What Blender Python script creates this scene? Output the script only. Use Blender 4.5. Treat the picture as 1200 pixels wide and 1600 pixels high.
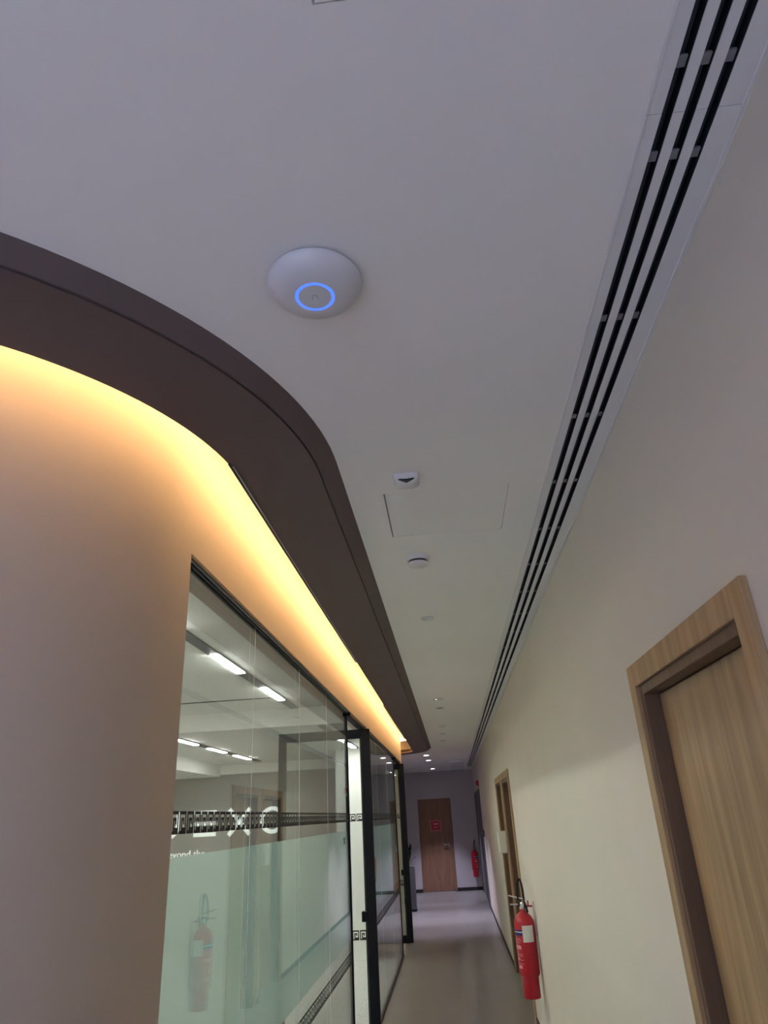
import bpy, bmesh, math, random
from mathutils import Matrix, Vector
random.seed(7)
for o in list(bpy.data.objects):
    bpy.data.objects.remove(o)
S = bpy.context.scene
COL = S.collection
R = math.radians

# ------------------------------------------------------------------ camera
EYE = 1.75
PITCH, YAW, ROLL, FPX = 0.424316, -0.0702158, -0.0553799, 1057.6
fw = Vector((math.cos(PITCH) * math.sin(YAW), math.cos(PITCH) * math.cos(YAW), math.sin(PITCH)))
rt = Vector((math.cos(YAW), -math.sin(YAW), 0))
up = rt.cross(fw)
rt2 = rt * math.cos(ROLL) + up * math.sin(ROLL)
up2 = up * math.cos(ROLL) - rt * math.sin(ROLL)
cam = bpy.data.cameras.new('camera')
cam.sensor_fit = 'VERTICAL'
cam.sensor_height = 36.0
cam.lens = FPX / 1600 * 36.0
cam.clip_start = 0.02
camo = bpy.data.objects.new('camera', cam)
COL.objects.link(camo)
m = Matrix((rt2, up2, -fw)).transposed().to_4x4()
m.translation = (0, 0, EYE)
camo.matrix_world = m
S.camera = camo

# ------------------------------------------------------------------ light levels
SKY = 1.5            # evening sky seen through the window wall behind the camera
OFFICE = 37.0        # office linear lights
COVE = 22.5          # warm cove strip
LOBBY_FILL = 172.0        # unseen spots added behind the camera to brighten the near ceiling (watts)
DOWN = 98.0          # lit downlights at the far end (watts)
S.view_settings.view_transform = 'Standard'
S.view_settings.look = 'None'
S.view_settings.exposure = 1.38
S.view_settings.gamma = 1.0
S.view_settings.use_curve_mapping = False
w = bpy.data.worlds.new('world')
S.world = w
w.use_nodes = True
bg = w.node_tree.nodes['Background']
bg.inputs[0].default_value = (0.62, 0.72, 1.0, 1)
bg.inputs[1].default_value = SKY
cy = S.cycles
cy.use_denoising = True
cy.max_bounces = 12
cy.diffuse_bounces = 6
cy.glossy_bounces = 4
cy.transmission_bounces = 8
cy.transparent_max_bounces = 24
cy.sample_clamp_indirect = 6.0
cy.caustics_reflective = False
cy.caustics_refractive = False

# ------------------------------------------------------------------ materials
MATS = {}
def base(name):
    mt = bpy.data.materials.new(name)
    mt.use_nodes = True
    MATS[name] = mt
    return mt, mt.node_tree.nodes, mt.node_tree.links, mt.node_tree.nodes['Principled BSDF']

def paint(name, col, rough=0.6, var=0.04, scale=6.0, bump=0.02, metal=0.0, spec=0.35, bscale=180.0):
    mt, N, L, P = base(name)
    tc = N.new('ShaderNodeTexCoord')
    nz = N.new('ShaderNodeTexNoise'); nz.inputs['Scale'].default_value = scale
    nz.inputs['Detail'].default_value = 4
    L.new(tc.outputs['Object'], nz.inputs['Vector'])
    rp = N.new('ShaderNodeValToRGB')
    rp.color_ramp.elements[0].position = 0.3; rp.color_ramp.elements[1].position = 0.7
    rp.color_ramp.elements[0].color = [c * (1 - var) for c in col] + [1]
    rp.color_ramp.elements[1].color = [min(1, c * (1 + var)) for c in col] + [1]
    L.new(nz.outputs['Fac'], rp.inputs['Fac'])
    L.new(rp.outputs['Color'], P.inputs['Base Color'])
    P.inputs['Roughness'].default_value = rough
    P.inputs['Metallic'].default_value = metal
    P.inputs['Specular IOR Level'].default_value = spec
    if bump:
        n2 = N.new('ShaderNodeTexNoise'); n2.inputs['Scale'].default_value = bscale
        L.new(tc.outputs['Object'], n2.inputs['Vector'])
        b = N.new('ShaderNodeBump'); b.inputs['Strength'].default_value = bump
        b.inputs['Distance'].default_value = 0.002
        L.new(n2.outputs['Fac'], b.inputs['Height']); L.new(b.outputs['Normal'], P.inputs['Normal'])
    return mt

def wood(name, c1, c2, rough=0.45):
    mt, N, L, P = base(name)
    tc = N.new('ShaderNodeTexCoord'); mp = N.new('ShaderNodeMapping')
    mp.inputs['Scale'].default_value = (9, 9, 0.55)
    L.new(tc.outputs['Object'], mp.inputs['Vector'])
    n1 = N.new('ShaderNodeTexNoise'); n1.inputs['Scale'].default_value = 3.2
    n1.inputs['Detail'].default_value = 6; n1.inputs['Distortion'].default_value = 0.5
    L.new(mp.outputs['Vector'], n1.inputs['Vector'])
    mp2 = N.new('ShaderNodeMapping'); mp2.inputs['Scale'].default_value = (160, 160, 5)
    L.new(tc.outputs['Object'], mp2.inputs['Vector'])
    n2 = N.new('ShaderNodeTexNoise'); n2.inputs['Scale'].default_value = 1.6
    L.new(mp2.outputs['Vector'], n2.inputs['Vector'])
    mx = N.new('ShaderNodeMath'); mx.operation = 'MULTIPLY_ADD'
    mx.inputs[1].default_value = 0.35; L.new(n2.outputs['Fac'], mx.inputs[0]); L.new(n1.outputs['Fac'], mx.inputs[2])
    rp = N.new('ShaderNodeValToRGB')
    rp.color_ramp.elements[0].position = 0.45; rp.color_ramp.elements[1].position = 0.85
    rp.color_ramp.elements[0].color = list(c1) + [1]; rp.color_ramp.elements[1].color = list(c2) + [1]
    L.new(mx.outputs[0], rp.inputs['Fac']); L.new(rp.outputs['Color'], P.inputs['Base Color'])
    P.inputs['Roughness'].default_value = rough
    P.inputs['Specular IOR Level'].default_value = 0.35
    b = N.new('ShaderNodeBump'); b.inputs['Strength'].default_value = 0.06; b.inputs['Distance'].default_value = 0.001
    L.new(n2.outputs['Fac'], b.inputs['Height']); L.new(b.outputs['Normal'], P.inputs['Normal'])
    return mt

def emis(name, col, strength, back=None):
    mt, N, L, P = base(name)
    N.remove(P)
    e = N.new('ShaderNodeEmission'); e.inputs[0].default_value = list(col) + [1]; e.inputs[1].default_value = strength
    L.new(e.outputs[0], N['Material Output'].inputs[0])
    return mt

def glass(name, tint=(0.91, 0.94, 0.925), ior=1.5):
    mt, N, L, P = base(name)
    N.remove(P)
    t = N.new('ShaderNodeBsdfTransparent'); t.inputs[0].default_value = list(tint) + [1]
    g = N.new('ShaderNodeBsdfGlossy'); g.inputs['Roughness'].default_value = 0.0
    g.inputs['Color'].default_value = (0.95, 0.97, 0.96, 1)
    f = N.new('ShaderNodeFresnel'); f.inputs[0].default_value = ior
    geo = N.new('ShaderNodeNewGeometry')
    # outside index on both faces of the sheet, so that leaving the glass never mirrors totally
    inv = N.new('ShaderNodeVectorMath'); inv.operation = 'SCALE'
    sgn = N.new('ShaderNodeMath'); sgn.operation = 'MULTIPLY_ADD'
    sgn.inputs[1].default_value = (1.0 / ior) - ior; sgn.inputs[2].default_value = ior
    L.new(geo.outputs['Backfacing'], sgn.inputs[0]); L.new(sgn.outputs[0], f.inputs[0])
    mx = N.new('ShaderNodeMixShader')
    L.new(f.outputs[0], mx.inputs[0]); L.new(t.outputs[0], mx.inputs[1]); L.new(g.outputs[0], mx.inputs[2])
    L.new(mx.outputs[0], N['Material Output'].inputs[0])
    return mt

def film(name, col, clear=0.2):
    mt, N, L, P = base(name)
    N.remove(P)
    tr = N.new('ShaderNodeBsdfTranslucent'); tr.inputs[0].default_value = list(col) + [1]
    df = N.new('ShaderNodeBsdfDiffuse'); df.inputs[0].default_value = list(col) + [1]
    tp = N.new('ShaderNodeBsdfTransparent'); tp.inputs[0].default_value = (0.93, 1.0, 0.96, 1)
    a = N.new('ShaderNodeMixShader'); a.inputs[0].default_value = 0.34
    L.new(tr.outputs[0], a.inputs[1]); L.new(df.outputs[0], a.inputs[2])
    b = N.new('ShaderNodeMixShader'); b.inputs[0].default_value = clear
    L.new(a.outputs[0], b.inputs[1]); L.new(tp.outputs[0], b.inputs[2])
    L.new(b.outputs[0], N['Material Output'].inputs[0])
    return mt

paint('ceiling_paint', (0.84, 0.82, 0.80), 0.75, 0.015, 1.5)
paint('wall_cream', (0.70, 0.655, 0.575), 0.6, 0.02, 2.0)
paint('wall_beige', (0.54, 0.46, 0.39), 0.65, 0.02, 2.0)
paint('wall_cool', (0.52, 0.50, 0.53), 0.6, 0.02, 2.0)
paint('office_white', (0.78, 0.78, 0.74), 0.7, 0.02)
paint('office_grey', (0.22, 0.215, 0.21), 0.7, 0.03)
paint('soffit_brown', (0.125, 0.092, 0.088), 0.6, 0.05, 3.0)
paint('cove_white', (0.82, 0.80, 0.76), 0.7, 0.01)
paint('black_metal', (0.006, 0.007, 0.010), 0.45, 0.1, 20, 0.01, spec=0.1)
paint('dark_trim', (0.02, 0.02, 0.022), 0.5, 0.1, 20, 0.01)
paint('aluminium', (0.62, 0.61, 0.60), 0.3, 0.05, 20, 0.0, metal=0.9)
paint('steel', (0.60, 0.58, 0.55), 0.25, 0.05, 20, 0.0, metal=1.0)
paint('diffuser_white', (0.74, 0.73, 0.74), 0.45, 0.015, 4)
paint('slot_black', (0.018, 0.019, 0.027), 0.6, 0.1, 20, 0.0)
paint('slot_vane', (0.055, 0.057, 0.080), 0.45, 0.1, 20, 0.0)
paint('clip_grey', (0.24, 0.23, 0.25), 0.5, 0.1, 20, 0.0)
paint('white_plastic', (0.66, 0.66, 0.70), 0.28, 0.01, 10, 0.0, spec=0.5)
paint('matte_plastic', (0.68, 0.66, 0.66), 0.5, 0.02, 10, 0.0)
paint('grey_plastic', (0.35, 0.36, 0.38), 0.4, 0.05, 10, 0.0)
paint('red_paint', (0.43, 0.010, 0.026), 0.32, 0.08, 10, 0.0, spec=0.5)
paint('rubber_black', (0.012, 0.012, 0.013), 0.5, 0.1, 30, 0.0)
paint('label_white', (0.72, 0.73, 0.68), 0.5, 0.03, 30, 0.0)
paint('label_blue', (0.02, 0.03, 0.16), 0.5, 0.03, 30, 0.0)
paint('print_pink', (0.75, 0.30, 0.32), 0.5, 0.03, 30, 0.0)
paint('sign_red', (0.50, 0.06, 0.09), 0.5, 0.04, 30, 0.0)
paint('grey_door', (0.13, 0.125, 0.14), 0.5, 0.04, 5, 0.0)
paint('planter_grey', (0.10, 0.10, 0.115), 0.5, 0.05, 8, 0.01)
paint('leaf_dark', (0.010, 0.014, 0.010), 0.5, 0.2, 30, 0.0)
paint('dark_void', (0.02, 0.02, 0.02), 0.9, 0.1, 10, 0.0)
paint('print_black', (0.012, 0.012, 0.012), 0.6, 0.05, 30, 0.0)
paint('edge_glow_white', (0.85, 0.87, 0.85), 0.5, 0.01, 30, 0.0)  # white standing in for light caught in glass and acrylic edges
paint('office_carpet', (0.56, 0.56, 0.54), 0.9, 0.15, 40, 0.05)
paint('floor_vinyl', (0.245, 0.236, 0.226), 0.30, 0.07, 1.3, 0.015, spec=0.45, bscale=60)
wood('oak', (0.30, 0.192, 0.094), (0.46, 0.308, 0.162))
wood('oak_reveal_shade', (0.105, 0.062, 0.037), (0.16, 0.098, 0.058))  # jamb oak, with the shade of the reveals put into its colour
wood('far_oak', (0.22, 0.115, 0.075), (0.31, 0.17, 0.11))
glass('glass_clear')
glass('glass_acrylic', (0.92, 0.94, 0.97))
film('frost_film', (0.39, 0.545, 0.515), 0.10)
emis('office_led', (1.0, 0.99, 0.95), OFFICE)
emis('cove_led', (1.0, 0.58, 0.24), COVE)
emis('ring_blue', (0.05, 0.12, 1.0), 0.95)
emis('downlight_lit', (0.92, 0.90, 1.0), 14.0)
mt = paint('letter_glow_white', (0.85, 0.87, 0.85), 0.5, 0.01, 30, 0.0)
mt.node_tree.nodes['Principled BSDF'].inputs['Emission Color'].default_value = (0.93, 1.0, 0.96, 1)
mt.node_tree.nodes['Principled BSDF'].inputs['Emission Strength'].default_value = 0.22  # slight glow added so the letters read bright
emis('indicator', (1.0, 1.0, 0.95), 0.4)

# ------------------------------------------------------------------ helpers
class MB:
    def __init__(s):
        s.bm = bmesh.new()
    def box(s, x0, x1, y0, y1, z0, z1):
        v = [s.bm.verts.new((x, y, z)) for x in (x0, x1) for y in (y0, y1) for z in (z0, z1)]
        for f in ((0, 1, 3, 2), (4, 6, 7, 5), (0, 4, 5, 1), (2, 3, 7, 6), (0, 2, 6, 4), (1, 5, 7, 3)):
            s.bm.faces.new([v[i] for i in f])
        return s
    def lathe(s, prof, c=(0, 0, 0), n=32, axis='Z', close=False):
        rings = []
        for (r, z) in prof:
            if r < 1e-6:
                p = {'Z': (0, 0, z), 'X': (z, 0, 0), 'Y': (0, z, 0)}[axis]
                rings.append([s.bm.verts.new(Vector(p) + Vector(c))])
            else:
                row = []
                for k in range(n):
                    a = 2 * math.pi * k / n
                    u, q = r * math.cos(a), r * math.sin(a)
                    p = {'Z': (u, q, z), 'X': (z, u, q), 'Y': (q, z, u)}[axis]
                    row.append(s.bm.verts.new(Vector(p) + Vector(c)))
                rings.append(row)
        prs = list(zip(rings, rings[1:]))
        if close: prs.append((rings[-1], rings[0]))
        for a, b in prs:
            for k in range(n):
                k2 = (k + 1) % n
                if len(a) == 1 and len(b) == 1: continue
                if len(a) == 1: s.bm.faces.new((a[0], b[k], b[k2]))
                elif len(b) == 1: s.bm.faces.new((a[k], b[0], a[k2]))
                else: s.bm.faces.new((a[k], b[k], b[k2], a[k2]))
        return s
    def tube(s, pts, r, n=10):
        pts = [Vector(p) for p in pts]
        rows = []
        for i, p in enumerate(pts):
            t = (pts[min(i + 1, len(pts) - 1)] - pts[max(i - 1, 0)]).normalized()
            a = t.cross(Vector((0, 0, 1)))
            if a.length < 0.05: a = t.cross(Vector((1, 0, 0)))
            a.normalize(); b = t.cross(a)
            rr = r[i] if isinstance(r, (list, tuple)) else r
            rows.append([s.bm.verts.new(p + a * rr * math.cos(2 * math.pi * k / n) + b * rr * math.sin(2 * math.pi * k / n)) for k in range(n)])
        for x, y in zip(rows, rows[1:]):
            for k in range(n):
                s.bm.faces.new((x[k], y[k], y[(k + 1) % n], x[(k + 1) % n]))
        s.bm.faces.new(rows[0]); s.bm.faces.new(list(reversed(rows[-1])))
        return s
    def prism(s, poly, z0, z1):
        lo = [s.bm.verts.new((x, y, z0)) for x, y in poly]
        hi = [s.bm.verts.new((x, y, z1)) for x, y in poly]
        fs = [s.bm.faces.new(lo), s.bm.faces.new(hi)]
        n = len(poly)
        for i in range(n):
            s.bm.faces.new((lo[i], lo[(i + 1) % n], hi[(i + 1) % n], hi[i]))
        bmesh.ops.triangulate(s.bm, faces=fs)
        return s
    def quadyz(s, x, y0, y1, z0, z1):
        s.bm.faces.new([s.bm.verts.new(p) for p in ((x, y0, z0), (x, y1, z0), (x, y1, z1), (x, y0, z1))])
        return s
    def sweep(s, path, prof, cap=True):
        """path: list of (point, inward normal) ; prof: closed list of (d, z)"""
        rows = []
        for (p, nrm) in path:
            rows.append([s.bm.verts.new((p[0] + nrm[0] * d, p[1] + nrm[1] * d, z)) for d, z in prof])
        n = len(prof)
        for a, b in zip(rows, rows[1:]):
            for k in range(n):
                s.bm.faces.new((a[k], a[(k + 1) % n], b[(k + 1) % n], b[k]))
        if cap:
            fs = [s.bm.faces.new(rows[0]), s.bm.faces.new(rows[-1])]
            bmesh.ops.triangulate(s.bm, faces=fs)
        return s
    recalc = True
    def mesh(s, name, mat, smooth=False, bevel=0.0, seg=2):
        if s.recalc: bmesh.ops.recalc_face_normals(s.bm, faces=s.bm.faces[:])
        if bevel:
            es = [e for e in s.bm.edges if len(e.link_faces) == 2 and e.calc_face_angle(0) > 0.6]
            bmesh.ops.bevel(s.bm, geom=es, offset=bevel, segments=seg, affect='EDGES', profile=0.5)
        me = bpy.data.meshes.new(name)
        s.bm.to_mesh(me); s.bm.free()
        me.materials.append(MATS[mat])
        if smooth:
            for p in me.polygons: p.use_smooth = True
            me.set_sharp_from_angle(angle=R(38))
        return me
    def build(s, name, mat, parent=None, smooth=False, bevel=0.0, seg=2, at=None):
        return link(name, s.mesh(name, mat, smooth, bevel, seg), parent, at)

def link(name, me, parent=None, at=None):
    o = bpy.data.objects.new(name, me)
    COL.objects.link(o)
    if parent is not None: o.parent = parent
    if at is not None: o.location = at
    return o
def empty(name, loc=(0, 0, 0), rz=0):
    o = bpy.data.objects.new(name, None)
    o.empty_display_size = 0.1
    COL.objects.link(o); o.location = loc; o.rotation_euler.z = rz
    return o
def tag(o, label, cat, group=None, kind=None):
    o['label'] = label; o['category'] = cat
    if group: o['group'] = group
    if kind: o['kind'] = kind
    return o
def lab(o, t):
    o['label'] = t; return o

# ------------------------------------------------------------------ main dimensions
ZC = 2.824           # corridor ceiling
XR = 0.60            # right wall face
YF = 19.40           # far wall face
YB = -6.0            # window wall behind the camera
XW = -6.2            # outer left limit of the open areas
XL = -0.810          # left wall face
FX = -0.284          # soffit edge at the ceiling, straight run
DW = FX - XL         # soffit edge -> wall face
ZH = 2.603           # glass head
ZCOVE = 3.083
C1, R1 = (FX - 1.35, 1.95), 1.35
C2, R2 = (FX - 0.80, 12.38), 0.80

def path(part):
    P = []
    if part in ('all', 'near'):
        P.append(((XW, C1[1] - R1), (0, 1)))
        for k in range(41):
            a = -math.pi / 2 + (math.pi / 2) * k / 40
            P.append(((C1[0] + R1 * math.cos(a), C1[1] + R1 * math.sin(a)), (-math.cos(a), -math.sin(a))))
    if part == 'near':
        P.append(((FX, 2.09), (-1, 0)))
    if part == 'head':
        P = [((FX, 2.09), (-1, 0)), ((FX, 12.10), (-1, 0))]
    if part == 'far':
        P.append(((FX, 12.10), (-1, 0)))
    if part in ('all', 'far'):
        for k in range(25):
            a = (math.pi / 2) * k / 24
            P.append(((C2[0] + R2 * math.cos(a), C2[1] + R2 * math.sin(a)), (-math.cos(a), -math.sin(a))))
        P.append(((XW, C2[1] + R2), (0, -1)))
    return P

# ------------------------------------------------------------------ shell
fl = MB().box(XW - .2, XR + .3, YB - .2, YF + .3, -0.1, 0).build('floor', 'floor_vinyl')
tag(fl, 'smooth grey beige floor of the corridor', 'floor', kind='structure')

HATCH = [(-0.155, 0.301, 2.214, 2.635), (-0.104, 0.346, 0.13, 0.582)]
XS0, XS1 = 0.432, 0.589      # slot diffuser opening
cb = MB()
pts = [p for p, n in path('all')]
xi = -0.19
cb.prism(pts + [(XW, YF), (xi, YF), (xi, YB), (XW, YB)], ZC, ZC + .05)
ys = [YB, 0.13, 0.582, 2.214, 2.635, YF]
for a, b in zip(ys, ys[1:]):
    h = [q for q in HATCH if abs(q[2] - a) < 1e-6]
    if h:
        cb.box(xi, h[0][0], a, b, ZC, ZC + .05); cb.box(h[0][1], XS0, a, b, ZC, ZC + .05)
    else:
        cb.box(xi, XS0, a, b, ZC, ZC + .05)
cb.box(XS0, XR + .02, YB, -1.4, ZC, ZC + .05)
cb.box(XS0, XR + .02, 18.36, YF, ZC, ZC + .05)
cb.box(XS1, XR + .02, -1.4, 18.36, ZC, ZC + .05)
tag(cb.build('ceiling', 'ceiling_paint'), 'pale grey white corridor ceiling', 'ceiling', kind='structure')
cv = MB().box(XW - .2, XR + .2, YB - .2, YF + .2, 3.30, 3.35)
tag(cv.build('ceiling_slab', 'dark_void'), 'dark slab hidden above the corridor ceiling', 'ceiling', kind='structure')

# right wall with door openings
DO = {1: (1.365, 2.162, 2.076), 2: (7.60, 8.51, 2.075), 3: (8.79, 9.69, 2.075), 5: (15.80, 18.90, 2.16)}
wb = MB()
y = YB - .2
for k in sorted(DO, key=lambda q: DO[q][0]):
    a, b, t = DO[k]
    wb.box(XR, XR + .2, y, a, 0, 3.3); wb.box(XR, XR + .2, a, b, t, 3.3)
    y = b
wb.box(XR, XR + .2, y, YF + .2, 0, 3.3)
wr = tag(wb.build('wall_right', 'wall_cream'), 'cream painted wall along the right of the corridor', 'wall', kind='structure')
for k in DO:
    a, b, t = DO[k]
wbk = MB().box(XR + .2, XR + .25, YB, YF, 0, 3.3).build('wall_right_backing', 'dark_void')
tag(wbk, 'dark backing behind the doors of the right wall', 'wall', kind='structure')

# left wall: curved near end, header above the glass, far end
prof = lambda z0, z1: [(DW, z0), (DW, z1), (DW + .15, z1), (DW + .15, z0)]
wl = MB()
wl.sweep(path('near'), prof(0, 3.3))
wl.sweep(path('head'), prof(ZH, 3.3))
wl.sweep(path('far'), prof(0, 3.3))
tag(wl.build('wall_left', 'wall_beige', smooth=True), 'beige wall curving round beside the glass partition', 'wall', kind='structure')

fo = (-0.908, -0.042)
wf = MB().box(XW - .2, fo[0], YF, YF + .15, 0, 3.3).box(fo[1], XR + .2, YF, YF + .15, 0, 3.3).box(fo[0], fo[1], YF, YF + .15, 2.15, 3.3)
wf.box(fo[0], fo[1], YF + .1, YF + .15, 0, 2.15)
tag(wf.build('wall_far', 'wall_cool'), 'dim grey wall closing the far end of the corridor', 'wall', kind='structure')
tag(MB().box(XW - .2, XW, YB - .2, YF + .2, 0, 3.3).build('wall_lobby', 'wall_cool'), 'side wall of the open area beyond the office', 'wall', kind='structure')
# window wall behind the camera
wx = (-4.9, 0.2); wz = (0.5, 2.55)
ww = MB().box(XW - .2, wx[0], YB - .2, YB, 0, 3.3).box(wx[1], XR + .2, YB - .2, YB, 0, 3.3)
ww.box(wx[0], wx[1], YB - .2, YB, 0, wz[0]).box(wx[0], wx[1], YB - .2, YB, wz[1], 3.3)
tag(ww.build('wall_back', 'wall_cream'), 'wall with the wide window behind the viewer', 'wall', kind='structure')
wn = tag(empty('window_1', (0, YB, 0)), 'wide framed window behind the viewer', 'window', kind='structure')
nb = 4
for i in range(nb):
    a = wx[0] + (wx[1] - wx[0]) * i / nb; b = wx[0] + (wx[1] - wx[0]) * (i + 1) / nb
    f = MB().box(a, a + .05, -.12, -.06, *wz).box(b - .05, b, -.12, -.06, *wz).box(a, b, -.12, -.06, wz[0], wz[0] + .05).box(a, b, -.12, -.06, wz[1] - .05, wz[1])
    f.build('window_frame', 'black_metal', wn)
    MB().box(a + .05, b - .05, -.096, -.086, wz[0] + .05, wz[1] - .05).build('pane', 'glass_acrylic', wn)
pl = bpy.data.lights.new('window_portal', 'AREA'); pl.shape = 'RECTANGLE'
pl.size = wx[1] - wx[0]; pl.size_y = wz[1] - wz[0]; pl.cycles.is_portal = True
po = bpy.data.objects.new('window_portal', pl); COL.objects.link(po)
po.location = ((wx[0] + wx[1]) / 2, YB - .25, (wz[0] + wz[1]) / 2); po.rotation_euler = (R(90), 0, 0)
po.parent = wn; po.matrix_parent_inverse = Matrix.Translation((0, -YB, 0))

# office behind the glass
OX0, OX1, OY0, OY1 = -6.0, XL - .15, 2.15, 12.24
ZO1, ZO2, YST = 2.93, 2.735, 7.72
inner = [(p[0] + n[0] * (DW + .14), p[1] + n[1] * (DW + .14)) for p, n in path('near')]
inner = [(max(x, OX0), y) for x, y in inner]
oc = MB().prism(inner + [(OX1 + .01, YST), (OX0, YST)], ZO1, ZO1 + .05)
tag(oc.build('ceiling_office', 'office_white'), 'white near office ceiling seen through the glass', 'ceiling', kind='structure')
oc = MB().box(OX0, OX1 + .02, YST, YST + .05, ZO2, ZO1 + .05)
oc.box(OX0, OX1 + .02, YST + .05, OY1 + .1, ZO2, ZO2 + .05)
oc.box(OX0, -3.95, YST + .05, OY1, ZO2 - .19, ZO2)
tag(oc.build('ceiling_office_far', 'office_white'), 'lower white office ceiling beyond the step', 'ceiling', kind='structure')
tag(MB().box(OX0, OX1, OY1, OY1 + .1, 0, 2.575).build('wall_office_back', 'office_grey'), 'dark grey office wall carrying white lettering', 'wall', kind='structure')
tag(MB().box(OX0, OX1, OY1, OY1 + .1, 2.575, 3.0).build('trim_1', 'office_white'), 'white band above the grey office wall', 'trim', kind='structure')
tag(MB().box(OX0 - .1, OX0, 1.0, OY1 + .1, 0, 3.1).build('wall_office_side', 'office_white'), 'pale side wall of the office', 'wall', kind='structure')
tag(MB().box(OX0, -1.70, 1.35, 1.45, 0, 3.1).build('wall_office_near', 'office_white'), 'pale near wall of the office', 'wall', kind='structure')
tag(MB().prism(inner + [(OX1 + .01, 2.12), (XL - .055, 2.12), (XL - .055, OY1), (OX0, OY1)], 0, .006).build('floor_office', 'office_carpet'), 'grey carpet of the office behind the glass', 'floor', kind='structure')
# pale square column inside, seen through the far panes
oc = MB().box(-1.70, -1.20, 10.75, 11.25, 0.006, ZO2).build('office_column', 'office_white', bevel=.004)
tag(oc, 'pale square column inside the office behind the glass door', 'column')

# baseboards
tag(MB().box(fo[1] + .0, XR, YF - .012, YF, 0, .075).box(XW, fo[0], YF - .012, YF, 0, .075).build('baseboard_far', 'dark_trim'), 'black baseboard along the far wall', 'baseboard', kind='structure')
bb = MB(); y = YB
OUT = {1: (1.30, 2.225), 2: (7.50, 8.61), 3: (8.69, 9.79), 5: (15.74, 18.96)}
for k in sorted(OUT, key=lambda q: OUT[q][0]):
    bb.box(XR - .010, XR, y, OUT[k][0], 0, .05); y = OUT[k][1]
bb.box(XR - .010, XR, y, YF - .012, 0, .05)
tag(bb.build('baseboard_right', 'dark_trim'), 'thin dark baseboard along the right wall', 'baseboard', kind='structure')

# ------------------------------------------------------------------ soffit and cove
sp = [(0, ZC), (.046, ZC - .036), (.052, ZC - .036), (.052, ZC - .028), (.057, ZC - .028), (.057, ZC - .039),
      (.316, ZC - .039), (.316, ZC - .018), (.06, ZC - .005), (.06, ZC + .05), (0, ZC + .05)]
so = MB().sweep(path('all'), sp).build('trim_2', 'soffit_brown', smooth=True)
tag(so, 'dark brown soffit band curving along the left side of the ceiling', 'soffit', kind='structure')
# lipping lines along the inner edge
for a, b in ((1.82, 4.85), (7.0, 10.4)):
    lab(MB().box(FX - .324, FX - .316, a, b, ZC - .043, ZC - .030).build('edge_profile', 'dark_trim', so), 'thin dark edge profile')
    lab(MB().box(FX - .3155, FX - .312, a + .02, b - .03, ZC - .042, ZC - .0392).build('edge_bead', 'aluminium', so), 'thin bright metal bead')
cvb = MB()
cvb.sweep(path('all'), [(.0, ZCOVE), (DW + .02, ZCOVE), (DW + .02, ZCOVE + .03), (0, ZCOVE + .03)])
cvb.sweep(path('all'), [(.02, ZC + .045), (.02, ZCOVE), (.04, ZCOVE), (.04, ZC + .045)])
cvb.sweep(path('all'), [(.330, ZC + .165), (.330, ZCOVE), (.342, ZCOVE), (.342, ZC + .165)])
tag(cvb.build('trim_3', 'cove_white', smooth=True), 'white lining of the lit cove above the curved wall', 'cove', kind='structure')
led = MB().sweep(path('all'), [(.343, ZC + .180), (.343, ZC + .200), (.348, ZC + .200), (.348, ZC + .180)]).build('led_strip', 'cove_led')
tag(led, 'warm light strip hidden in the cove above the curved wall', 'light strip')

# ------------------------------------------------------------------ ceiling hatches
for i, (a, b, c, d) in enumerate(HATCH):
    g = .0035
    h = empty('access_panel', (0, 0, 0))
    MB().box(a + g * 1.2, b - .0018, c + .0012, d - .002, ZC + .0002, ZC + .018).build('panel', 'ceiling_paint', h, bevel=.0006, seg=1)
    MB().box(a - .02, b + .02, c - .02, d + .02, ZC + .051, ZC + .06).build('void_cover', 'dark_void', h)
    tag(h, ['square ceiling access panel between motion sensor and smoke detector', 'ceiling access panel at the top edge of the picture'][i], 'access panel', 'flush ceiling access panels')

# ------------------------------------------------------------------ linear slot diffuser
sd = tag(empty('slot_diffuser', (0.51, 0, ZC)), 'long white three slot air diffuser in the ceiling by the right wall', 'air diffuser')
def sdb(x0, x1, y0, y1, z0, z1, name, mat, bevel=0, label=None):
    o = MB().box(x0 - .51, x1 - .51, y0, y1, z0 - ZC, z1 - ZC).build(name, mat, sd, bevel=bevel, seg=1)
    if label: lab(o, label)
    return o
JN = [-1.4, 0.82, 3.82, 6.82, 9.82, 12.82, 15.82, 18.36]
for a, b in zip(JN, JN[1:]):
    a += .0007; b -= .0007
    sdb(XS0 - .006, XS0, a, b, ZC - .003, ZC + .03, 'flange_lip', 'diffuser_white', .001)
    sdb(XS0, .456, a, b, ZC - .001, ZC + .001, 'flange', 'diffuser_white')
    for x0, x1 in ((.475, .494), (.513, .532)):
        br = sdb(x0, x1, a, b, ZC - .002, ZC + .001, 'bar', 'diffuser_white')
        sp_ = MB().box(x0 + .0015 - .51, x1 - .0015 - .51, a, b, .001, .03).build('bar_spine', 'slot_black', br)
    for x0, x1 in ((.4535, .4558), (.5512, .5535)):
        sdb(x0, x1, a, b, ZC + .001, ZC + .03, 'slot_liner', 'slot_black')
    sdb(.551, XS1, a, b, ZC - .001, ZC + .001, 'flange', 'diffuser_white')
    sdb(XS1, XS1 + .006, a, b, ZC - .003, ZC + .03, 'flange_lip', 'diffuser_white', .001)
sdb(XS0 + .002, XS1 - .002, -1.4, 18.36, ZC + .075, ZC + .08, 'plenum', 'slot_black')
sdb(.44, .457, -1.4, 18.36, ZC + .03, ZC + .075, 'plenum_side', 'slot_black')
sdb(.55, .567, -1.4, 18.36, ZC + .03, ZC + .075, 'plenum_side', 'slot_black')
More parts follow.
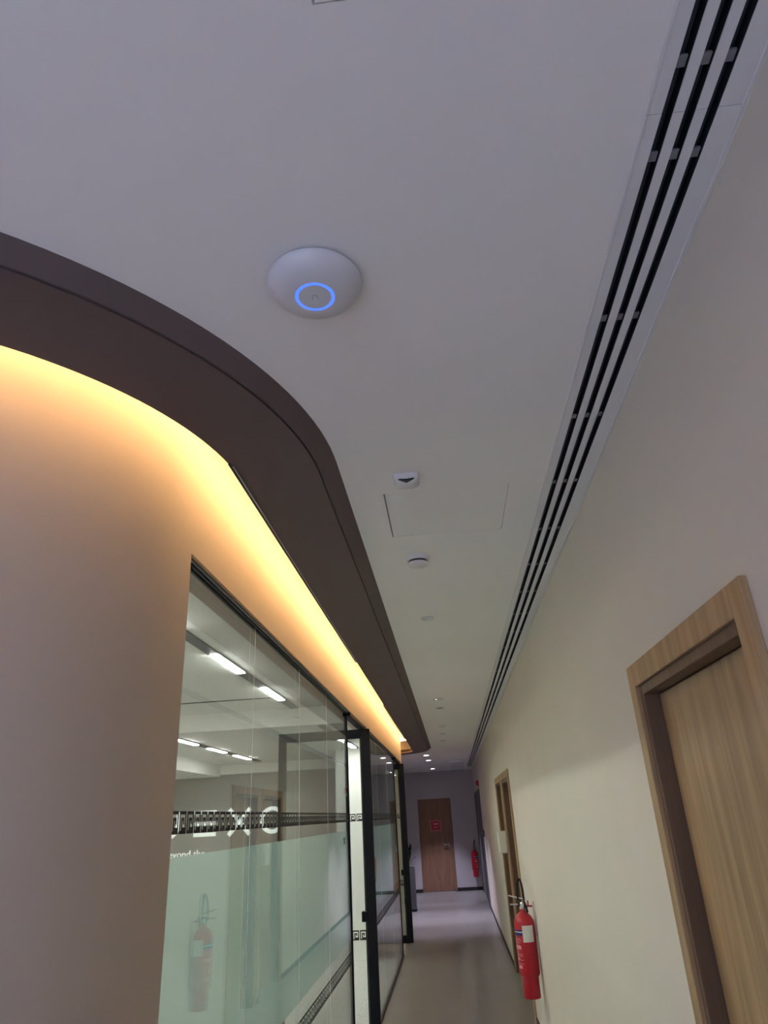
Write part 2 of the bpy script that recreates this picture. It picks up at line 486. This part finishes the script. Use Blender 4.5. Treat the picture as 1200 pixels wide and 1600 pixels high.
for x0, x1 in ((.456, .475), (.494, .513), (.532, .551)):
    sdb(x0 + .007, x1 - .003, -1.39, 18.35, ZC + .020, ZC + .024, 'vane', 'slot_vane', label='dark vane inside a slot')
cm = MB().box(-.0085, .0085, -.010, .010, 0, .006).mesh('clip', 'clip_grey', bevel=.001, seg=1)
for x in (.4655, .5035, .5415):
    yy = [.912 + .4465 * k for k in range(39)] + [.738 - .4465 * k for k in range(5)]
    for y in yy:
        if y < 18.3: link('clip', cm, sd, (x - .51, y + .0 * x, .006))

# ------------------------------------------------------------------ timber doors
def timber_door(name, label, oy0, oy1, ot, y0, y1, top, mat='oak', lever=True, hinge=1, rec=.042):
    d = tag(empty(name, (XR, (y0 + y1) / 2, 0)), label, 'door', kind='structure')
    c = (y0 + y1) / 2
    B = lambda nm, x0, x1, a, b, z0, z1, mt, bv=.0015: MB().box(x0, x1, a - c, b - c, z0, z1).build(nm, mt, d, bevel=bv, seg=1)
    B('casing', -.016, .0, oy0, y0, 0, ot, mat); B('casing', -.016, .0, y1, oy1, 0, ot, mat)
    B('casing_head', -.016, .0, y0, y1, top, ot, mat)
    j = .03 if y1 - y0 > .85 else .028
    B('jamb', -.004, .15, y0, y0 + j, 0, top, 'oak_reveal_shade' if mat == 'oak' else mat); B('jamb', -.004, .15, y1 - j, y1, 0, top, 'oak_reveal_shade' if mat == 'oak' else mat)
    B('jamb_head', -.004, .15, y0 + j, y1 - j, top - j, top, 'oak_reveal_shade' if mat == 'oak' else mat)
    lf = B('door_leaf', rec, rec + .042, y0 + j + .003, y1 - j - .003, .006, top - j - .003, mat, .001)
    if lever:
        ly = (y0 + j + .07 - c) if hinge > 0 else (y1 - j - .07 - c)
        s = 1 if hinge > 0 else -1
        hd = MB().box(rec - .006, rec, ly - .02, ly + .02, .93, 1.10).build('handle_plate', 'steel', lf, bevel=.002)
        MB().tube([(rec - .006, ly, 1.04), (rec - .054, ly, 1.04), (rec - .057, ly + s * .01, 1.04), (rec - .057, ly + s * .12, 1.04)], .009).build('lever_handle', 'steel', lf, smooth=True)
    return d
timber_door('door_1', 'nearest oak door with wide oak casing on the right wall', 1.30, 2.225, 2.142, 1.365, 2.162, 2.076)
timber_door('door_2', 'oak door beside the red extinguisher, nearer of the narrow pair', 7.50, 8.61, 2.15, 7.60, 8.51, 2.075, rec=.10)
timber_door('door_3', 'oak door behind the white dispenser, farther of the narrow pair', 8.69, 9.79, 2.15, 8.79, 9.69, 2.075, rec=.10)
# far end door
fd = tag(empty('door_4', ((fo[0] + fo[1]) / 2, YF, 0)), 'brown wooden door with a red notice at the corridor end', 'door', kind='structure')
hw = (fo[1] - fo[0]) / 2
for s in (-1, 1):
    MB().box(s * hw - (.04 if s > 0 else 0), s * hw + (0 if s > 0 else .04), -.006, .1, 0, 2.15).build('jamb', 'far_oak', fd, bevel=.002)
MB().box(-hw + .04, hw - .04, -.006, .1, 2.10, 2.15).build('jamb_head', 'far_oak', fd, bevel=.002)
fl_ = MB().box(-hw + .043, hw - .043, .012, .05, .015, 2.097).build('door_leaf', 'far_oak', fd, bevel=.001)
lab(MB().box(-hw + .05, hw - .08, -.004, .05, 0, .012).build('threshold', 'steel', fd), 'bright metal threshold')
MB().box(hw - .150, hw - .100, .006, .012, .95, 1.09).build('handle_plate', 'grey_plastic', fl_, bevel=.002)
MB().tube([(hw - .125, .01, 1.06), (hw - .125, -.045, 1.06), (hw - .135, -.05, 1.06), (hw - .26, -.05, 1.06)], .011).build('lever_handle', 'steel', fl_, smooth=True)
no = tag(empty('notice', (-.475, YF + .012, 1.51)), 'red notice with a pale border stuck on the far door', 'notice')
MB().box(-.135, .135, -.003, 0, -.125, .125).build('backing', 'print_pink', no)
MB().box(-.120, .120, -.0045, -.003, -.110, .110).build('red_field', 'sign_red', no)
MB().box(-.06, .07, -.0055, -.0045, .02, .055).box(-.05, .05, -.0055, -.0045, -.05, -.03).build('print', 'print_pink', no)
# dark double door further on the right
gd = tag(empty('door_5', (XR, 17.35, 0)), 'dark grey double door near the far right corner', 'door', kind='structure')
MB().box(-.02, .1, -1.61, -1.55, 0, 2.22).box(-.02, .1, 1.55, 1.61, 0, 2.22).box(-.02, .1, -1.55, 1.55, 2.16, 2.22).build('door_frame', 'grey_door', gd)
for a, b in ((-1.55, -.003), (.003, 1.55)):
    MB().box(.0, .045, a, b, .006, 2.157).build('door_leaf', 'grey_door', gd, bevel=.003)

# ------------------------------------------------------------------ glass partition
XG = -0.848          # glass centre
Z_FILM = (0.922, 1.673); Z_B1 = (1.737, 1.802); Z_B2 = (0.780, 0.857)
KEY = ["XXXXXXX.", "X.....X.", "X.XXX.X.", "X.X.X.X.", "X.X...X.", "X.XXXXX.", "XXXXXXX."]
def key_band(bm, x, y0, y1, z0, z1, vertical_plane='yz', per=.0672):
    n = max(1, round((y1 - y0) / per)); per = (y1 - y0) / n
    rows, cols = len(KEY), len(KEY[0])
    hz = (z1 - z0) / rows; wy = per / cols
    for i in range(n):
        for r, line in enumerate(KEY):
            c = 0
            while c < cols:
                if line[c] == 'X':
                    e = c
                    while e < cols and line[e] == 'X': e += 1
                    a = y0 + i * per + c * wy; b = y0 + i * per + e * wy
                    zt = z1 - r * hz; zb = zt - hz
                    if vertical_plane == 'yz': q = ((x, a, zb), (x, b, zb), (x, b, zt), (x, a, zt))
                    else: q = ((a, x, zb), (b, x, zb), (b, x, zt), (a, x, zt))
                    bm.faces.new([bm.verts.new(p) for p in q])
                    c = e
                else: c += 1
def dress(pane, y0, y1, x, xk, plane='yz'):
    if plane == 'yz':
        lab(MB().quadyz(x, y0, y1, *Z_FILM).build('frosted_film', 'frost_film', pane), 'pale green frosted film')
    for zz in (Z_B1, Z_B2):
        k = MB(); key_band(k.bm, xk, y0, y1, zz[0], zz[1], plane)
        lab(k.build('key_pattern_band', 'print_black', pane), 'black Greek key pattern band')
gp = tag(empty('glass_partition', (XG, 2.09, 0)), 'frosted glass office partition with Greek key bands under the cove', 'glass wall')
gp_off = Vector((-XG, -2.09, 0))
def gpart(mb, name, mat, **k):
    o = mb.build(name, mat, gp, **k); o.location = gp_off; return o
PANES = [(2.093, 3.03), (3.034, 4.02), (4.024, 4.95), (4.954, 5.955), (7.055, 8.36), (8.364, 9.67), (9.674, 10.98)]
for a, b in PANES:
    pm = MB(); pm.recalc = False
    pm.quadyz(XG + .006, a, b, .02, ZH - .008); pm.quadyz(XG - .006, b, a, .02, ZH - .008)
    p = gpart(pm, 'glass_pane', 'glass_clear')
    dress(p, a, b, XG - .0075, XG + .0070)
for a in (3.03, 4.02, 4.95, 8.36, 9.67):
    gpart(MB().box(XG + .0052, XG + .0064, a - .0008, a + .0048, .03, ZH - .01), 'glass_joint', 'edge_glow_white')  # joint coloured white for the glow of the glass edges
for a, b in ((2.093, 5.955), (7.055, 10.98)):
    gpart(MB().box(XL - .012, XL, a, b, ZH - .012, ZH), 'head_trim', 'dark_trim')
    gpart(MB().box(XG + .006, XG + .014, a, b, ZH - .016, ZH), 'head_channel', 'dark_trim')
    gpart(MB().box(XG + .014, XL - .012, a, b, ZH - .006, ZH), 'head_infill', 'matte_plastic')
    gpart(MB().box(XG - .016, XG - .006, a, b, ZH - .016, ZH), 'head_channel', 'dark_trim')
    gpart(MB().box(XG - .018, XG + .016, a, b, 0, .02), 'floor_channel', 'dark_trim')
gpart(MB().box(XG - .02, XL - .002, 2.09, 2.093, .02, ZH), 'edge_channel', 'dark_trim')
for a, b in ((5.957, 5.985), (7.0, 7.055), (10.982, 11.01), (12.045, 12.10)):
    gpart(MB().box(XG - .014, XG + (.012 if a in (5.957, 10.982) else .03), a, b, 0, ZH), 'door_jamb', 'black_metal', bevel=.002)
for a, b in ((5.985, 7.0), (11.01, 12.045)):
    gpart(MB().box(XG - .03, XL, a, b, ZH - .035, ZH), 'door_header', 'black_metal', bevel=.002)

def glass_door(label, Y):
    d = tag(empty('glass_door', (-.755, Y, 0)), label, 'glass door', 'open glass office doors')
    W = .905; T = .022; top = ZH - .04
    B = lambda nm, x0, x1, z0, z1: MB().box(x0, x1, -T, T, z0, z1).build(nm, 'black_metal', d, bevel=.002)
    B('stile', -.085, 0, .012, top); B('stile', -W, -W + .075, .012, top)
    B('top_rail', -W + .075, -.085, top - .085, top); B('bottom_rail', -W + .075, -.085, .012, .11)
    p = MB().box(-W + .075, -.085, -.005, .005, .11, top - .085).build('glass_pane', 'glass_clear', d)
    dress(p, -W + .076, -.086, .0062, -.0062, 'xz')
    MB().box(-.13, -.08, -T - .012, T + .012, .92, 1.0).build('lock_box', 'black_metal', d, bevel=.003)
    MB().tube([(-W + .04, -T, 1.25), (-W + .04, -T - .05, 1.25), (-W + .04, -T - .05, .85), (-W + .04, -T, .85)], .01).build('pull_handle', 'black_metal', d, smooth=True)
    return d
glass_door('black framed glass door standing open inward, nearer of the two', 6.955)
glass_door('black framed glass door standing open at the far end of the partition', 12.01)

# ------------------------------------------------------------------ office lights
def track(x, y0, y1, z, segs, label):
    t = tag(empty('track_light', (x, y0, z - .0005)), label, 'ceiling light', 'office ceiling light lines')
    MB().box(-.045, .045, 0, y1 - y0, -.012, 0).build('track', 'dark_trim', t)
    for a, b in segs:
        MB().box(-.035, .035, a - y0, b - y0, -.020, -.012).build('light_panel', 'office_led', t, bevel=.003)
track(-1.665, 1.9, 7.70, ZO1, [(2.05, 2.75), (3.47, 4.17), (4.88, 5.58), (6.32, 7.05)], 'dark light line with bright panels just behind the glass')
track(-1.375, 7.80, 10.62, ZO2, [(8.72, 9.34), (9.93, 10.46)], 'light line beyond the ceiling step, seen past the open door')
track(-3.18, 7.85, 11.9, ZO2, [(8.18, 8.83), (9.33, 10.02), (10.5, 11.3)], 'farther dark light line with three bright panels')
track(-3.87, 1.9, 7.6, ZO1, [(2.05, 2.75), (3.47, 4.17), (4.88, 5.58), (6.32, 7.05)], 'light line deep inside the office')
tag(MB().box(-3.80, -1.72, 6.93, 6.96, ZO1 - .006, ZO1).build('ceiling_groove', 'dark_trim'), 'thin dark line crossing the office ceiling', 'ceiling line')

# lettering on the grey wall
ws = tag(empty('wall_lettering', (-4.0, OY1, 1.82)), 'white raised company lettering on the grey office wall', 'sign')
def bar(name, pts, wdt):
    mb = MB()
    for (x0, z0), (x1, z1) in pts:
        d = Vector((x1 - x0, 0, z1 - z0)); n = Vector((-d.z, 0, d.x)).normalized() * wdt / 2
        vs = [Vector((x0, 0, z0)) + n, Vector((x0, 0, z0)) - n, Vector((x1, 0, z1)) - n, Vector((x1, 0, z1)) + n]
        lo = [mb.bm.verts.new(v) for v in vs]; hi = [mb.bm.verts.new(v + Vector((0, -.02, 0))) for v in vs]
        mb.bm.faces.new(lo); mb.bm.faces.new(hi)
        for i in range(4): mb.bm.faces.new((lo[i], lo[(i + 1) % 4], hi[(i + 1) % 4], hi[i]))
    return mb.build(name, 'letter_glow_white', ws)
def arcpts(cx, cz, r, a0, a1, n=14):
    q = [(cx + r * math.cos(R(a0 + (a1 - a0) * k / n)), cz + r * math.sin(R(a0 + (a1 - a0) * k / n))) for k in range(n + 1)]
    return list(zip(q, q[1:]))
hz = .20
bar('letter', [((-1.00, hz), (-1.00, -.03)), ((-.64, hz), (-.64, -.03))] + arcpts(-.82, -.02, .175, 180, 360), .062)
bar('letter', [((-.36, hz - .03), (.02, hz - .03)), ((-.36, 0), (.02, 0)), ((-.36, -hz + .03), (.02, -hz + .03))], .058)
bar('letter', [((.24, hz), (.60, -hz)), ((.60, hz), (.24, -hz))], .066)
bar('letter', arcpts(.98, .0, .18, 45, 315), .062)
def text_mesh(body, size, depth):
    cu = bpy.data.curves.new('text', 'FONT'); cu.body = body; cu.size = size; cu.extrude = depth
    o = bpy.data.objects.new('text', cu); COL.objects.link(o)
    dg = bpy.context.evaluated_depsgraph_get()
    me = bpy.data.meshes.new_from_object(o.evaluated_get(dg))
    bpy.data.objects.remove(o)
    return me
me = text_mesh('beyond the', .155, .006); me.materials.clear(); me.materials.append(MATS['letter_glow_white'])
tl = link('tagline', me, ws); tl.rotation_euler = (R(90), 0, 0); tl.location = (-.85, -.01, -.500)

# ------------------------------------------------------------------ ceiling devices
ap = tag(empty('wifi_access_point', (-.201, 1.118, ZC)), 'round white dome access point with glowing blue ring', 'access point')
MB().lathe([(0, 0), (.088, 0), (.088, -.010), (0, -.010)], n=48).build('mount_plate', 'grey_plastic', ap, smooth=True)
MB().lathe([(0, -.008), (.097, -.008), (.1005, -.011), (.1015, -.015), (.0995, -.021), (.090, -.034), (.072, -.0445), (.051, -.0495), (.0425, -.050), (.0425, -.0475), (.0355, -.0475), (.0355, -.0502), (0, -.0506)], n=64).build('dome', 'white_plastic', ap, smooth=True)
lab(MB().lathe([(.0352, -.0475), (.0352, -.0503), (.0428, -.0501), (.0428, -.0475)], n=64, close=True).build('light_ring', 'ring_blue', ap, smooth=True), 'glowing blue light ring')
u = [(.006 * math.cos(R(a)), .006 * math.sin(R(a)), -.0508) for a in range(180, 361, 20)]
MB().tube([(-.006, .005, -.0508)] + u + [(.006, .005, -.0508)], .0008, 6).build('logo_mark', 'grey_plastic', ap)

ms = tag(empty('motion_sensor', (-.063, 2.10, ZC)), 'white square motion sensor with dark notch in front of the access panel', 'sensor')
ms.scale = (.74, .74, .74)
mb = MB()
sec = [(.060, 0), (.060, -.020), (.052, -.032), (.030, -.046)]
rows = []
for h_, z_ in sec:
    pts_ = []
    for cx_, cy_, a0 in ((1, 1, 0), (-1, 1, 90), (-1, -1, 180), (1, -1, 270)):
        for k in range(4):
            a = R(a0 + 30 * k); r = h_ * .3
            pts_.append(mb.bm.verts.new((cx_ * (h_ - r) + r * math.cos(a), cy_ * (h_ - r) * .8 + r * math.sin(a), z_)))
    rows.append(pts_)
for a, b in zip(rows, rows[1:]):
    for k in range(16): mb.bm.faces.new((a[k], a[(k + 1) % 16], b[(k + 1) % 16], b[k]))
mb.bm.faces.new(rows[-1]); mb.bm.faces.new(rows[0])
mb.build('sensor_body', 'matte_plastic', ms, smooth=True)
mb = MB()
for s in (-1, 1):
    q = [(0, -.0555, -.0425), (s * .036, -.053, -.032), (s * .036, -.053, -.029), (0, -.0555, -.0335)]
    lo = [mb.bm.verts.new(p) for p in q]; hi = [mb.bm.verts.new((p[0], p[1] + .03, p[2])) for p in q]
    mb.bm.faces.new(lo); mb.bm.faces.new(hi)
    for i in range(4): mb.bm.faces.new((lo[i], lo[(i + 1) % 4], hi[(i + 1) % 4], hi[i]))
lab(mb.build('sensor_notch', 'dark_trim', ms), 'dark V shaped notch')

sk = tag(empty('smoke_detector', (-.062, 2.90, ZC)), 'round white smoke detector with dark vent slit beyond the access panel', 'smoke detector')
MB().lathe([(0, 0), (.053, 0), (.053, -.012), (.049, -.020), (0, -.020)], n=40).build('detector_base', 'matte_plastic', sk, smooth=True)
lab(MB().lathe([(0, -.018), (.042, -.018), (.042, -.031), (0, -.031)], n=40).build('vent_ring', 'dark_trim', sk, smooth=True), 'dark vent slit')
MB().lathe([(0, -.028), (.045, -.029), (.042, -.040), (.025, -.046), (0, -.047)], n=40).build('detector_cap', 'matte_plastic', sk, smooth=True)

def disc(name, x, y, r, label, cat, group, dark=False, dot=False):
    d = tag(empty(name, (x, y, ZC)), label, cat, group)
    MB().lathe([(r * .72, 0), (r, 0), (r, -.004), (r * .93, -.007), (r * .72, -.005)], n=36, close=True).build('rim', 'matte_plastic', d, smooth=True)
    MB().lathe([(0, 0), (r * .74, 0), (r * .74, -.002), (0, -.004)] if not dark else [(0, .0), (r * .74, 0), (r * .74, -.0015), (0, -.0015)], n=36).build('centre_plate' if not dark else 'dark_lens', 'dark_trim' if dark else 'matte_plastic', d, smooth=True)
    if dot: MB().lathe([(0, -.002), (.010, -.003), (.008, -.010), (0, -.012)], c=(-r * .4, 0, 0), n=16).build('indicator_lamp', 'indicator', d, smooth=True)
disc('ceiling_disc', -.053, 3.957, .040, 'small white ceiling disc just beyond the smoke detector', 'ceiling disc', 'flush white ceiling discs')
disc('ceiling_sensor', -.050, 7.06, .055, 'small ceiling sensor with a bright dot', 'sensor', None, dot=True)
disc('ceiling_downlight', -.048, 7.70, .050, 'unlit dark downlight next to the ceiling sensor', 'downlight', 'unlit corridor downlights', dark=True)
disc('ceiling_disc', -.054, 9.42, .045, 'small white ceiling disc between the two unlit downlights', 'ceiling disc', 'flush white ceiling discs')
disc('ceiling_downlight', -.048, 10.29, .050, 'unlit dark downlight, farther of the two', 'downlight', 'unlit corridor downlights', dark=True)
disc('ceiling_disc', -.062, 11.30, .045, 'farthest small white ceiling disc near the soffit end', 'ceiling disc', 'flush white ceiling discs')

def downlight(x, y, label, watts=DOWN, col=(0.80, 0.76, 1.0), cone=74, group='lit spotlights at the far end'):
    d = tag(empty('recessed_spotlight', (x, y, ZC)), label, 'downlight', group)
    MB().lathe([(.052, 0), (.066, 0), (.066, -.003), (.052, -.006)], n=32, close=True).build('rim', 'matte_plastic', d, smooth=True)
    MB().lathe([(0, 0), (.052, 0), (.052, -.002), (0, -.003)], n=32).build('lamp_lens', 'downlight_lit', d, smooth=True)
    l = bpy.data.lights.new('spot_beam', 'SPOT'); l.energy = watts; l.color = col
    l.spot_size = R(cone); l.spot_blend = .6; l.shadow_soft_size = .04
    lo = bpy.data.objects.new('spot_beam', l); COL.objects.link(lo); lo.parent = d; lo.location = (0, 0, -.03)
for lx in (-4.4, -2.9, -1.4, -.2):  # unseen fill spots, added so floor bounce brightens the near ceiling
    for ly in (-1.3, -2.9, -4.5):
        downlight(lx, ly, 'unseen spotlight added behind the viewer as fill light', LOBBY_FILL, (0.58, 0.66, 1.0), 76, 'added unseen spotlights behind the viewer')
downlight(-.424, 13.96, 'lit ceiling spotlight, nearest of the far three')
downlight(-.424, 15.32, 'lit ceiling spotlight, middle of the far three')
downlight(-.415, 18.22, 'lit ceiling spotlight nearest the far wall')

# hanging clear sign plate near the far end
hs = tag(empty('hanging_sign', (.20, 15.8, ZC)), 'clear acrylic plate hanging from the ceiling at the far end', 'sign')
MB().box(-.16, .14, -.004, .004, -.24, -.03).build('plate', 'glass_acrylic', hs)
lab(MB().box(.136, .142, -.005, .005, -.24, -.03).box(-.16, .142, -.005, .005, -.036, -.03).build('plate_edge', 'edge_glow_white', hs), 'white edge painted for its glimmer')  # white strips paint the glimmer along the plate edges
MB().box(-.16, .16, -.012, .012, -.03, 0).build('mount_rail', 'aluminium', hs, bevel=.002)

# ------------------------------------------------------------------ wall things
def extinguisher(x, y, z0, label, rz=0, scale=1.0):
    e = tag(empty('fire_extinguisher', (x, y, z0), rz), label, 'fire extinguisher', 'wall mounted fire extinguishers')
    e.scale = (scale,) * 3
    r = .082
    MB().lathe([(0, 0), (.062, 0), (.066, .006), (.066, .15), (.060, .155), (0, .155)], n=40).build('base_skirt', 'red_paint', e, smooth=True)
    MB().lathe([(0, .145), (.070, .145), (r, .165), (r, .50), (.078, .530), (.062, .560), (.036, .582), (.024, .590), (.022, .612), (0, .612)], n=40).build('cylinder', 'red_paint', e, smooth=True)
    MB().lathe([(0, .608), (.022, .608), (.025, .615), (.022, .645), (.016, .66), (0, .66)], n=20).build('valve', 'steel', e, smooth=True)
    # label wraps face the corridor (local -x, towards the viewer -y)
    def wrap(a0, a1, z0_, z1_, mat, nm, rr=r + .0012, n=12):
        mb = MB(); pr = None
        for k in range(n + 1):
            a = R(a0 + (a1 - a0) * k / n)
            c = [mb.bm.verts.new((q * math.cos(a), q * math.sin(a), zz)) for q, zz in ((rr, z0_), (rr, z1_), (rr - .001, z1_), (rr - .001, z0_))]
            if pr:
                for i in range(4): mb.bm.faces.new((pr[i], pr[(i + 1) % 4], c[(i + 1) % 4], c[i]))
            else: mb.bm.faces.new(c)
            pr = c
        mb.bm.faces.new(pr)
        return mb.build(nm, mat, e, smooth=True)
    lab(wrap(250, 315, .385, .500, 'label_white', 'inspection_tag'), 'white inspection tag')
    lab(wrap(165, 248, .430, .470, 'label_blue', 'blue_band'), 'dark blue band')
    wrap(165, 248, .452, .458, 'label_white', 'band_print', r + .0018)
    for zz, hh, a, b in ((.405, .004, 180, 236), (.392, .003, 180, 240), (.378, .003, 180, 230), (.360, .003, 182, 226), (.338, .022, 184, 200), (.336, .024, 206, 232), (.300, .003, 190, 240), (.288, .003, 190, 236), (.262, .016, 196, 214), (.262, .003, 218, 240), (.236, .003, 190, 240), (.205, .022, 200, 226)):
        wrap(a, b, zz, zz + hh, 'print_pink', 'label_print', r + .0012, 5)
    # handles
    MB().box(-.10, .028, -.011, .011, .640, .652).build('carry_handle', 'steel', e, bevel=.003)
    hv = MB().box(-.11, .02, -.010, .010, -.006, .006).build('squeeze_lever', 'steel', e, bevel=.003); hv.location = (0, 0, .685); hv.rotation_euler.y = R(14)
    MB().lathe([(0, 0), (.014, 0), (.014, .012), (0, .012)], c=(0, 0, 0), n=16, axis='Y').build('gauge', 'label_white', e, smooth=True, at=(-.01, -.034, .632))
    MB().tube([(-.035, -.012, .665), (-.035, -.03, .665), (-.042, -.035, .655), (-.035, -.03, .645), (-.03, -.02, .65)], .002, 6).build('safety_pin', 'steel', e)
    # hose loop rises above the valve and comes down the side
    ps = []
    for k in range(25):
        t = k / 24
        a = math.pi * (1.06 * t) - .03 * math.pi
        ps.append((-.005 - .024 * math.cos(a), .0 - .03 * math.sin(a), .66 + .17 * max(0, math.sin(a)) ** .8))
    ps = [(0, -.02, .632), (-.03, -.03, .636)] + ps + [(.030, -.02, .62), (.034, -.03, .585)]
    MB().tube(ps, .0095, 10).build('hose', 'rubber_black', e, smooth=True)
    MB().box(.083, .093, -.018, .018, .42, .66).build('wall_bracket', 'label_white', e, bevel=.002)
    MB().box(.022, .085, -.008, .008, .622, .634).box(.045, .055, -.008, .008, .622, .67).build('hanger_hook', 'red_paint', e, bevel=.002)
    return e
extinguisher(.505, 6.53, .40, 'red fire extinguisher with white tag on the wall beside the narrow oak doors')
extinguisher(.45, 19.306, .30, 'red fire extinguisher hanging beside the brown door at the far end', R(90))

dp = tag(empty('soap_dispenser', (XR, 8.65, 1.325)), 'white wall box between the two narrow oak doors', 'dispenser')
MB().box(-.115, -.0165, -.058, .058, 0, .225).build('dispenser_body', 'label_white', dp, bevel=.014, seg=3, smooth=True)
MB().box(-.0170, 0, -.036, .036, .02, .20).build('back_plate', 'grey_plastic', dp, bevel=.002)
MB().box(-.09, -.04, -.025, .025, -.008, .004).build('nozzle', 'grey_plastic', dp, bevel=.003)

fb = tag(empty('fire_alarm_sounder', (XR, 15.66, 2.33)), 'small red fire alarm sounder high on the right wall', 'alarm')
MB().lathe([(0, 0), (.055, 0), (.055, -.03), (.045, -.06), (.02, -.066), (0, -.066)], axis='X', n=28).build('sounder_body', 'red_paint', fb, smooth=True)
MB().lathe([(0, 0), (.062, 0), (.062, -.008), (0, -.008)], axis='X', n=28).build('sounder_base', 'red_paint', fb, smooth=True)
sw = tag(empty('wall_switch', (XR, 15.35, 1.37)), 'small dark switch box on the right wall near the grey door', 'switch')
MB().box(-.03, 0, -.045, .045, -.06, .06).build('switch_box', 'dark_trim', sw, bevel=.004)
MB().box(-.036, -.03, -.02, .02, -.03, .03).build('switch_rocker', 'grey_plastic', sw, bevel=.002)

# planter stand with dark plant at the far left
pt = tag(empty('potted_plant', (-1.02, 15.9, 0)), 'dark plant in a tall grey planter beyond the last glass door', 'potted plant')
MB().box(-.125, .125, -.125, .125, .03, .78).build('planter', 'planter_grey', pt, bevel=.006)
MB().box(-.13, .13, -.13, .13, 0, .03).build('planter_foot', 'black_metal', pt, bevel=.003)
MB().box(-.11, .11, -.11, .11, .78, .79).build('soil', 'rubber_black', pt)
def leafm(L, W):
    mb = MB(); rows = []
    for k in range(7):
        t = k / 6; wv = W * math.sin(math.pi * min(1, .08 + t * .92)) * .5 + .001
        z = .55 * L * math.sin(t * 1.9); xx = L * t * .75
        rows.append([mb.bm.verts.new((xx, -wv, z)), mb.bm.verts.new((xx, 0, z - .012)), mb.bm.verts.new((xx, wv, z))])
    for a, b in zip(rows, rows[1:]):
        for i in (0, 1): mb.bm.faces.new((a[i], a[i + 1], b[i + 1], b[i]))
    return mb.mesh('leaf', 'leaf_dark', smooth=True)
lm = leafm(.34, .13)
for k in range(13):
    o = link('leaf', lm, pt, (.02 * math.cos(k), .02 * math.sin(k), .80 + .018 * k))
    o.rotation_euler = (0, -R(15 + 4 * k), k * 2.4); o.scale = (.75 + .05 * (k % 4),) * 3
MB().tube([(0, 0, .78), (.01, 0, .92), (0, .01, 1.05)], .012, 8).build('stem', 'leaf_dark', pt, smooth=True)
